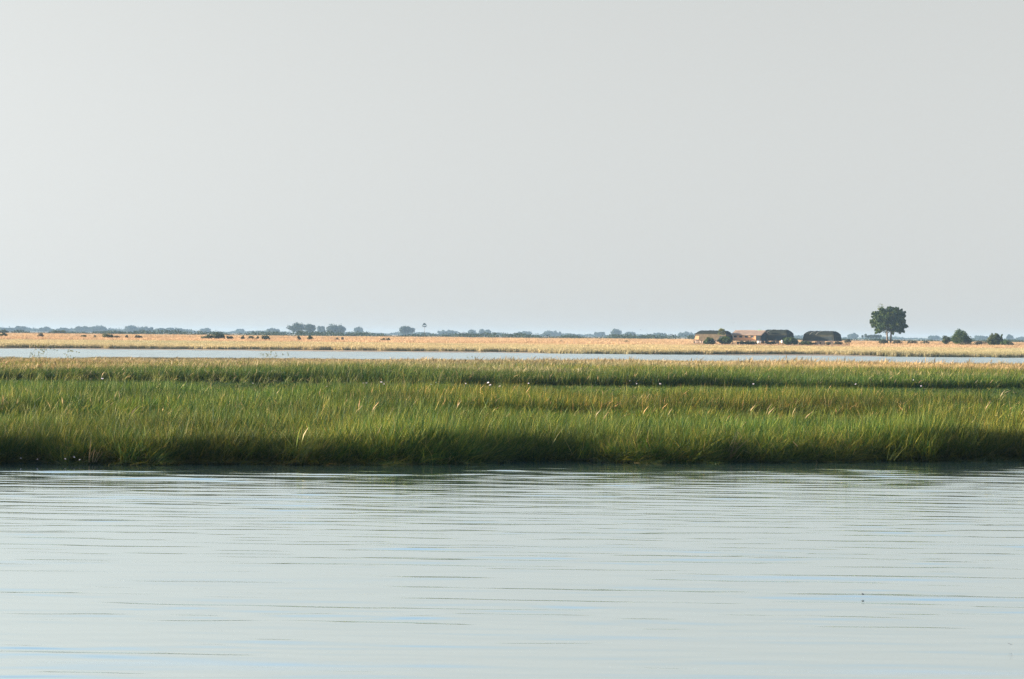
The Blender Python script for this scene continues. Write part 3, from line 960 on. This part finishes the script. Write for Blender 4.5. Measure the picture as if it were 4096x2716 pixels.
def tent(name, label, pl, ps, pr, top_py, seams=0, wall='canvas', end=None, veranda=(0.42, 0.97)):
    base, rz, L, W = hut_frame(pl, ps, pr)
    # the front turns to the sun: local x axis points right and towards the camera
    root = empty(name, base, rz)
    tag(root, label, "hut", "canvas and thatch huts of the camp")
    H = at(pl, top_py, HUT_D).z - base.z
    zd = 1.45                                 # deck
    zb = zd + (H - zd) * 0.66                 # break of the mansard
    b = MB(); b.box(-0.2, L + 0.2, -0.5, W + 0.2, zd - 0.18, zd); b.build("deck", M['timber'], root)
    n = 8
    for i in range(n):
        b = MB(); x = 0.1 + (L - 0.2) * i / (n - 1)
        b.tube([(x, -0.3, -0.1), (x, -0.3, zd - 0.185)], [0.1, 0.09]); b.build("post", M['timber'], root)
    for i in range(n - 1):
        if i % 3 == 2: continue
        x0 = 0.1 + (L - 0.2) * i / (n - 1)
        b = MB(); b.box(x0 + 0.18, x0 + (L - .2) / (n - 1) - 0.18, 0.1, 0.15, 0.35, zd - 0.2)
        b.build("skirting_panel", M['pale'], root)
    # lower flared body
    i1, i2, i3 = 0.0, 0.3, 1.25
    b = MB()
    b.hull([(i1, 0, zd + .004), (L - i1, 0, zd + .004), (L - i1, W, zd + .004), (i1, W, zd + .004)],
           [(i2, i2, zb), (L - i2, i2, zb), (L - i2, W - i2, zb), (i2, W - i2, zb)])
    body = b.build("wall", M[wall], root)
    # hipped mansard top with a flat ridge
    e = 0.12
    rows = 6
    b = MB()
    bot = [(i2 - e, i2 - e, zb - 0.12), (L - i2 + e, i2 - e, zb - 0.12), (L - i2 + e, W - i2 + e, zb - 0.12), (i2 - e, W - i2 + e, zb - 0.12)]
    mid = [(i2 + .45, i2 + .7, zb + (H - zb) * .55), (L - i2 - .45, i2 + .7, zb + (H - zb) * .55), (L - i2 - .45, W - i2 - .7, zb + (H - zb) * .55), (i2 + .45, W - i2 - .7, zb + (H - zb) * .55)]
    tp = [(i3 - .2, W * .42, H), (L - i3 + .2, W * .42, H), (L - i3 + .2, W * .58, H), (i3 - .2, W * .58, H)]
    b.hull(bot, mid)
    b.hull([(x, y, z + 0.003) for x, y, z in mid], tp)
    roof = b.build("roof", M['canvas_dark'], root)
    # ridge thatch tufts make the outline uneven
    r = random.Random(len(label))
    b = MB()
    x = i3
    while x < L - i3 - .5:
        w = r.uniform(0.4, 1.1)
        b.box(x, x + w, W * .45, W * .55, H - 0.02, H + r.uniform(0.04, 0.16)); x += w + r.uniform(0.02, 0.6)
    b.build("ridge_cap", M['canvas_dark'], roof)
    for k in range(seams):
        x = L * (0.28 + 0.2 * k)
        b = MB(); b.tube([(x - .7, i2 - 0.17, zb - .1), (x - .25, i2 + .62, zb + (H - zb) * .56), (x + .5, W * .42, H + .05)], [0.07, 0.07, 0.07]); b.build("pole", M['pole'], roof)
    # thin dark sheet on the front, painting the shade inside a veranda
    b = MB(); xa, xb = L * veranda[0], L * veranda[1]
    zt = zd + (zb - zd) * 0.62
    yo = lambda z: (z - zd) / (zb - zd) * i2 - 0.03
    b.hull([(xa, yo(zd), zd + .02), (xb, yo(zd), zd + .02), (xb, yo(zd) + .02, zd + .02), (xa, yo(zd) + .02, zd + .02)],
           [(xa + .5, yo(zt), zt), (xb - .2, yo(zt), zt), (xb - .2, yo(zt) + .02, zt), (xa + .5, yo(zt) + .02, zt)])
    b.build("veranda_shade", M['shade_tone'], root)
    # gable side: a lower flap, coloured darker to deepen the unlit end
    b = MB()
    xo = lambda z: L - (z - zd) / (zb - zd) * i2
    b.hull([(xo(zd) + .01, W * .3, zd + .02), (xo(zd) + .03, W * .3, zd + .02), (xo(zd) + .03, W * .9, zd + .02), (xo(zd) + .01, W * .9, zd + .02)],
           [(xo(zt) + .01, W * .34, zt), (xo(zt) + .03, W * .34, zt), (xo(zt) + .03, W * .86, zt), (xo(zt) + .01, W * .86, zt)])
    b.build("door_flap", M['canvas_dark'], root)
    if end:
        b = MB(); b.hull([(0.05, -0.04, zd + .02), (1.7, -0.04, zd + .02), (1.7, -0.02, zd + .02), (0.05, -0.02, zd + .02)],
                         [(0.4, yo(zt) - .01, zt), (1.7, yo(zt) - .01, zt), (1.7, yo(zt) + .01, zt), (0.4, yo(zt) + .01, zt)])
        b.build("front_panel", M[end], root)
    return root, base, L, W, H


tent("canvas_hut", "leftmost olive canvas hut half hidden by dark bushes and a palm", 2779, 2903, 2936, 1322, 0, 'canvas_tan', 'wall', (0.75, 0.98))
tent("canvas_hut", "dark olive canvas hut just right of the pinkish thatched hut", 3044, 3146, 3183, 1319, 1, 'canvas', None, (0.5, 0.97))
tent("canvas_hut", "rightmost dark canvas hut on posts with two pale poles on its roof", 3214, 3332, 3373, 1324, 2, 'canvas', None, (0.36, 0.97))


def thatched(pl, ps, pr):
    base, rz, L, W = hut_frame(pl, ps, pr)
    base.y -= 2
    root = empty("thatched_hut", base, rz)
    tag(root, "pinkish thatched hut with four screened windows and a sunlit clay base", "hut", "canvas and thatch huts of the camp")
    H = at(pl, 1322, HUT_D).z - base.z
    W = 6.2
    zd, ze = 1.35, 3.45
    b = MB(); b.box(-.2, L + .5, -.5, W + .1, zd - .18, zd); b.build("deck", M['timber'], root)
    for i in range(7):
        b = MB(); x = .1 + (L - .2) * i / 6
        b.tube([(x, -.3, -.1), (x, -.3, zd - .185)], [.1, .09]); b.build("post", M['timber'], root)
    b = MB(); b.box(.1, L - .1, .06, W, zd + .004, zd + .8); b.build("base_wall", M['base_wall'], root)
    wl = MB(); wl.hull([(.1, .1, zd + .804), (L - .1, .1, zd + .804), (L - .1, W - .1, zd + .804), (.1, W - .1, zd + .804)],
                      [(.1, .1, ze - .02), (L - .1, .1, ze - .02), (L - .1, W - .1, ze - .02), (.1, W - .1, ze - .02)])
    wl.build("wall", M['wall'], root)
    for i in range(4):
        x0 = .3 + i * (L * .8) / 4
        w = (L * .8) / 4 - .75
        b = MB(); z0, z1 = zd + .84, ze - .46
        b.box(x0, x0 + w, .05, .097, z0, z0 + .07); b.box(x0, x0 + w, .05, .097, z1 - .07, z1)
        b.box(x0, x0 + .07, .05, .097, z0 + .07, z1 - .07); b.box(x0 + w - .07, x0 + w, .05, .097, z0 + .07, z1 - .07)
        wn_ = b.build("window", M['pale'], root)
        b = MB(); b.box(x0 + .07, x0 + w - .07, .07, .095, z0 + .07, z1 - .07); b.build("screen", M['screen'], wn_)
    b = MB(); b.box(L * .84, L - .15, .02, .055, zd + .02, ze - .12); b.build("doorway", M['shade_tone'], root)  # dark panel painting the shade inside the doorway
    # thatch: two thick slopes meeting at the ridge
    ov = .4
    b = MB()
    rg = W / 2
    sec = lambda x, dx: [(x, -ov, ze - .15), (x, rg, H - .02 + 0), (x, W + ov, ze - .15), (x, W + ov, ze - .42), (x, rg, H - .34), (x, -ov, ze - .42)]
    r = random.Random(4)
    xs_ = [-.5 + (L + 1.1) * i / 10 for i in range(11)]
    n = 6
    rings = []
    for x in xs_:
        jj = r.uniform(-.05, .05)
        rings.append([(px_, py_ + r.uniform(-.04, .04), pz_ + jj) for px_, py_, pz_ in sec(x, 0)])
    for rr in rings: b.v += rr
    for i in range(len(rings) - 1):
        for k in range(n):
            k2 = (k + 1) % n
            b.f.append((i * n + k, (i + 1) * n + k, (i + 1) * n + k2, i * n + k2))
    b.f.append((0, 1, 4, 5)); b.f.append((1, 2, 3, 4))
    q = (len(rings) - 1) * n
    b.f.append((q + 5, q + 4, q + 1, q)); b.f.append((q + 4, q + 3, q + 2, q + 1))
    roof = b.build("roof", M['thatch'], root)
    b = MB(); b.tube([(-.52, rg, H - .02), (L * .5, rg, H + .03), (L + .62, rg, H - .02)], [.16, .17, .16], 8); b.build("ridge_cap", M['thatch'], roof)
    for x, nm in ((L - .06, 1), (.04, 0)):
        b = MB(); b.hull([(x, .1, ze - .015), (x + .03, .1, ze - .015), (x + .03, W - .1, ze - .015), (x, W - .1, ze - .015)],
                         [(x, rg - .02, H - .4), (x + .03, rg - .02, H - .4), (x + .03, rg + .02, H - .4), (x, rg + .02, H - .4)])
        b.build("gable", M['shade_tone'], root)  # end triangles coloured dark, painting the unlit gable's shade
    b = MB(); b.box(L - .09, L - .04, .3, W - .3, zd + .02, ze - .05); b.build("end_wall_shade", M['shade_tone'], root)  # added dark sheet, painting the shade on the right end wall


thatched(2931, 3037, 3071)


def sheet_at(name, label, px, py, d, w, dep, drop):
    o = empty(name, at(px, py, d))
    p = at(px, py, d)
    V, Fq = [], []
    nxx, nyy = 8, 5
    for th in (0, -0.02):
        for j in range(nyy):
            for i in range(nxx):
                u, v = i / (nxx - 1) - .5, j / (nyy - 1) - .5
                V.append((u * w, v * dep, th - drop * (abs(u * 2) ** 1.7) - drop * .5 * (abs(v * 2) ** 2) + 0.03 * math.sin(u * 17 + v * 9)))
    q = nxx * nyy
    for j in range(nyy - 1):
        for i in range(nxx - 1):
            a = j * nxx + i
            Fq.append((a, a + 1, a + nxx + 1, a + nxx)); Fq.append((q + a, q + a + nxx, q + a + nxx + 1, q + a + 1))
    edge = [i for i in range(nxx)] + [j * nxx + nxx - 1 for j in range(1, nyy)] + [(nyy - 1) * nxx + i for i in range(nxx - 2, -1, -1)] + [j * nxx for j in range(nyy - 2, 0, -1)]
    for a, c in zip(edge, edge[1:] + edge[:1]): Fq.append((a, q + a, q + c, c))
    bpy.data.objects.remove(o)
    ob = mesh_np(name, np.array(V), Fq, M['green_sheet'])
    ob.location = p
    return tag(ob, label, "tarpaulin")


sheet_at("tarpaulin", "bright green sheet lying over the left end of the third hut's roof", 3039, 1319, 951, 2.3, 1.6, 0.35)


def container(name, label, px, py, d, rad, hgt, mat, lying=False):  # small bright object of unclear kind, modelled as a pale cylinder
    root = empty(name, at(px, py, d)); tag(root, label, "container")
    b = MB()
    prof = [(0, rad * .9), (.03 * hgt, rad), (.33 * hgt, rad), (.35 * hgt, rad * 1.04), (.38 * hgt, rad), (.66 * hgt, rad), (.68 * hgt, rad * 1.04), (.7 * hgt, rad), (.97 * hgt, rad), (hgt, rad * .9)]
    b.tube([(0, 0, z) for z, q in prof], [q for z, q in prof], 14)
    b.build("cylinder", mat, root, smooth=True)
    b = MB(); b.tube([(0, 0, hgt), (0, 0, hgt + .03)], [rad * .8, rad * .8], 14); b.build("lid", mat, root)
    if lying: root.rotation_euler = (0, math.pi / 2, 0.4)
    return root


container("container", "bright white drum lying in front of the thatched hut's right end", 3030, 1369, 918, 0.33, 1.1, M['white'], True)
container("container", "pale upright drum catching the sun under the third hut", 3128, 1371, 918, 0.3, 0.8, M['white'])

# ------------------------------------------------------------------ individual reed and straw clumps one can point to
M['straw'] = foliage_mat("straw", (0.13, 0.09, 0.05), (0.25, 0.18, 0.095), (0.38, 0.29, 0.15), 0.3)
M['reed'] = foliage_mat("reed", (0.07, 0.09, 0.02), (0.14, 0.14, 0.035), (0.28, 0.24, 0.09), 0.3)


def stalks(name, label, cat, px, py, d, wpx, hpx, n, width, mat, seed, broken=0.0, lean=0.25, heads=False, az0=0.0, zbase=0.0):
    """a clump of separate stalks with its base at photo pixel (px, py)"""
    ppm = FPX / d
    p = at(px, py, d); p.z = zbase
    ob = None
    r = random.Random(seed)
    V, F, rn = [], [], []
    hd = []
    for i in range(n):
        x, y = r.gauss(0, wpx / ppm / 4), r.gauss(0, wpx / ppm / 5)
        h = (at(px, py - hpx, d).z - zbase) * r.uniform(0.6, 1.1)
        az = az0 + r.gauss(0, 0.8); th = abs(r.gauss(lean, 0.2)); yaw = r.uniform(0, math.pi)
        sd = Vector((math.cos(yaw), math.sin(yaw) * .5, 0)) * width * r.uniform(.6, 1.2)
        q = Vector((x, y, 0)); br = r.random() < broken; bs = r.choice((2, 3))
        rv = r.random(); i0 = len(V)
        for s in range(6):
            w = 0.5 * (1 - (s / 5) ** 2 * .8)
            V += [q - sd * w, q + sd * w]; rn += [rv, rv]
            if br and s == bs: th += r.uniform(1.0, 1.9)
            q = q + Vector((math.cos(az) * math.sin(th), math.sin(az) * math.sin(th) * .6, math.cos(th))) * h / 5
            th += 0.07
        for s in range(5):
            a = i0 + 2 * s; F.append((a, a + 1, a + 3, a + 2))
        if heads: hd.append((q, az))
    root = empty(name, p); tag(root, label, cat)
    mesh_np("stalks", np.array([tuple(v) for v in V]), np.array(F), mat, root, rnd=np.array(rn))
    if heads:
        for j, (q, a) in enumerate(hd):
            V, F, rn = leaves([tuple(q)], np.array([(0.10, 0.05, 0.13)]), 18, 0.04, seed + j, 0.1)
            mesh_np("seed_head", V, F, M['reed'], root, rnd=rn)
    return root


stalks("straw_patch", "flattened patch of pale broken straw in the green grass left of centre", "straw", 1085, 1655, 108, 120, 84, 110, .035, M['straw'], 31, .7, .7, zbase=0.15)
stalks("straw_patch", "smaller tangle of broken straw at the right of the pale straw patch", "straw", 1172, 1660, 107, 70, 74, 60, .035, M['straw'], 32, .7, .7, zbase=0.15)
stalks("dead_reed", "bent reddish dead reed standing on the bank below the straw patch", "reed", 1210, 1808, 75.0, 26, 86, 9, .028, M['straw'], 33, .1, .3, zbase=0.05)
stalks("dead_reed", "orange dead reeds at the dark bank on the left", "reed", 372, 1800, 72.0, 40, 50, 9, .02, M['straw'], 34, .4, .25, zbase=0.05)
stalks("dead_reed", "broken tan reed on the bank at right of centre", "reed", 2920, 1790, 77.0, 40, 80, 8, .028, M['straw'], 35, .6, .4, zbase=0.05)
stalks("dead_reed", "long slanting pale reed low on the right part of the bank", "reed", 3560, 1815, 77.4, 30, 70, 6, .026, M['reed'], 36, 0, .75, zbase=0.05)
stalks("tall_reed", "tall yellow-green reed tuft rising above the grass right of centre", "reed", 2352, 1640, 112, 46, 100, 40, .03, M['reed'], 37, .1, .2, zbase=0.1)
stalks("tall_reed", "dry yellow reed clump standing out against the far water right of centre", "reed", 2528, 1470, 250, 70, 40, 70, .03, M['reed'], 38, 0, .12)
stalks("tall_reed", "tall seeding reeds against the far water at the left edge", "reed", 140, 1440, 290, 110, 48, 30, .03, M['reed'], 39, 0, .3, True)
stalks("tall_reed", "brown seeding reeds against the far water left of centre", "reed", 1060, 1450, 280, 90, 44, 26, .03, M['straw'], 40, 0, .3, True)
stalks("tall_reed", "single arching dark reed over the far water at centre", "reed", 1852, 1440, 280, 10, 34, 3, .05, M['bush_leaf'], 41, 0, .5, True)
stalks("tall_reed", "pale straggling reed tips over the far water left of centre", "reed", 255, 1445, 285, 50, 40, 14, .03, M['reed'], 42, 0, .35, True)

# ------------------------------------------------------------------ water lilies
m, nt, out = newmat("lily_petal")
tc = nt.nodes.new("ShaderNodeTexCoord")
leafy(nt, out, ramp(nt, noise(nt, 9, 2, tc.outputs['Object']), [(0.3, (0.78, 0.66, 0.74)), (0.7, (0.86, 0.80, 0.82))]), 0.25)
M['petal'] = m


def lily_mesh():
    V, F = [], []
    for ring, (n, tilt, L) in enumerate(((8, 0.35, 1.0), (8, 0.75, 0.92), (6, 1.15, 0.8))):
        for k in range(n):
            a = 2 * math.pi * (k + ring * 0.5) / n
            dv = Vector((math.cos(a) * math.cos(tilt), math.sin(a) * math.cos(tilt), math.sin(tilt)))
            s = Vector((-math.sin(a), math.cos(a), 0)) * 0.2
            u = Vector((0, 0, 1)) * 0.05
            i = len(V)
            V += [Vector((0, 0, 0)), dv * L * .55 - s + u, dv * L, dv * L * .55 + s + u]
            F.append((i, i + 1, i + 2, i + 3))
    n = len(V)
    for k in range(5):
        a = 2 * math.pi * k / 5
        V += [Vector((.05 * math.cos(a), .05 * math.sin(a), 0)), Vector((.05 * math.cos(a), .05 * math.sin(a), -2.4))]
    for k in range(5):
        k2 = (k + 1) % 5
        F.append((n + 2 * k, n + 2 * k2, n + 2 * k2 + 1, n + 2 * k + 1))
    return V, F


lv, lf = lily_mesh()
lily0 = mesh_np("water_lily", np.array([tuple(v) for v in lv]), lf, M['petal'])
M['stalk'] = plain_mat("lily_stalk", (0.03, 0.05, 0.02), 0.2, 4.0)
lily0.data.materials.append(M['stalk'])
for p_ in list(lily0.data.polygons)[-5:]: p_.material_index = 1
LIL = [(8, 1536, 186, "white water lily at the very left edge of the lily row"),
       (308, 1530, 186, "white flat-lying lily near the left end of the row"),
       (409, 1517, 184, "large pinkish lily standing high at left"),
       (464, 1532, 186, "small cream lily right of the large pinkish left one"),
       (1012, 1535, 186, "lone pale lily left of centre, above the straw patch"),
       (1306, 1548, 160, "lone low lily between the straw patch and the central lilies"),
       (1452, 1535, 186, "left one of two small lilies beside the pink lily"),
       (1465, 1533, 186, "right one of two small lilies beside the pink lily"),
       (1526, 1531, 184, "bright pink lily, highest left of centre"),
       (1536, 1538, 182, "small white lily tucked under the bright pink lily"),
       (1688, 1549, 160, "low white lily, first of the central chain"),
       (1703, 1548, 162, "low white lily, second of the central chain"),
       (1725, 1541, 176, "pinkish lily, third of the central chain"),
       (1743, 1531, 186, "small lily standing above the central chain"),
       (1863, 1536, 184, "white lily with a raised stalk right of the central chain"),
       (1953, 1533, 184, "largest white lily right of centre"),
       (1961, 1542, 178, "small lily below the largest white lily"),
       (1998, 1548, 164, "low pink lily right below the largest white lily"),
       (2114, 1535, 184, "lone white lily just right of the photo's centre"),
       (2520, 1525, 186, "tall narrow white lily behind the tall reed tuft"),
       (2547, 1536, 184, "faint lily right of the tall narrow one"),
       (2641, 1537, 184, "pinkish lily alone right of centre"),
       (3014, 1537, 184, "white lily alone below the huts"),
       (3423, 1538, 184, "bright white lily below the lone tree"),
       (3654, 1521, 188, "tiny white lily high in the grass at right"),
       (3685, 1546, 170, "last white lily towards the right edge"),
       (83, 1834, 71.0, "dim lily at the dark bank, leftmost"),
       (150, 1838, 71.0, "faint lily at the dark bank, second from left"),
       (261, 1837, 71.3, "white lily at the dark bank close to the waterline at left"),
       (296, 1830, 71.6, "white lily standing highest at the dark left bank"),
       (319, 1840, 71.4, "small lily at the dark left bank, rightmost there"),
       (1557, 1832, 73.9, "white lily lying at the dark bank left of centre")]
for i, (px, py, d, lab) in enumerate(LIL):
    o = lily0 if i == 0 else lily0.copy()
    if i: COL.objects.link(o)
    p = at(px, py, d)
    o.location = p
    sc = 0.088 if d > 100 else 0.034
    if "large" in lab or "bright pink" in lab: sc *= 1.35
    if "small" in lab or "tiny" in lab or "faint" in lab or "dim" in lab: sc *= 0.8
    o.scale = (sc, sc, sc)
    o.rotation_euler = (random.uniform(.2, .6), random.uniform(-.3, .3), random.uniform(0, 6))
    tag(o, lab, "water lily", "water lilies in the swamp grass")

# ------------------------------------------------------------------ birds
M['feather'] = plain_mat("feather", (0.10, 0.10, 0.10), 0.3, 6.0)


def bird(label, px, py, d, span, raise_, rz, bank=0.0):
    root = empty("bird", at(px, py, d), rz); tag(root, label, "bird")
    root.rotation_euler = (0, bank, rz)
    L = span * .42
    b = MB()
    st = [(-.5, .02), (-.42, .05), (-.2, .1), (.05, .12), (.28, .085), (.36, .07), (.44, .065), (.5, .03), (.56, .008)]
    b.tube([(t * L, 0, 0) for t, r_ in st], [r_ * L for t, r_ in st], 8)
    t0 = len(b.v)
    b.poly([(-.45 * L, -.03 * L, .01 * L), (-.45 * L, .03 * L, .01 * L), (-.85 * L, .12 * L, 0), (-.78 * L, 0, 0), (-.85 * L, -.12 * L, 0)])
    body = b.build("body", M['feather'], root, smooth=True)
    for s in (-1, 1):
        b = MB()
        h1, h2 = raise_ * span * .3, raise_ * span * .42
        b.hull([(.22 * L, s * .05 * L, .02 * L), (-.12 * L, s * .05 * L, .02 * L), (-.14 * L, s * span * .25, h1), (-.3 * L, s * span * .5, h2), (.16 * L, s * span * .27, h1)],
               [(.22 * L, s * .05 * L, .05 * L), (-.12 * L, s * .05 * L, .03 * L), (-.14 * L, s * span * .25, h1 + .01 * L), (-.3 * L, s * span * .5, h2 + .005), (.16 * L, s * span * .27, h1 + .02 * L)])
        b.build("wing", M['feather'], root)


bird("small bird gliding with raised wings in the sky above the huts", 2933, 1293, 800, 0.75, .55, R(80))
bird("faint bird low over the horizon left of the huts", 2562, 1318, 900, 0.75, .25, R(20))
bird("small dark bird skimming the river at right", 3452, 2378, 36.5, 0.09, .4, R(10))
bird("tiny dark bird over the river by the lower right edge", 4044, 2578, 30.5, 0.06, .4, R(60))

# ------------------------------------------------------------------ haze
m, nt, out = newmat("haze")
pv = nt.nodes.new("ShaderNodeVolumePrincipled")
pv.inputs['Color'].default_value = (0.29, 0.43, 0.58, 1)
pv.inputs['Density'].default_value = 8.0e-5
pv.inputs['Anisotropy'].default_value = 0.0
nt.links.new(pv.outputs[0], out.inputs['Volume'])
b = MB(); b.box(-4500, 4500, -320, 6900, -2.3, 18.0)
tag(b.build("haze", m), kind='stuff')
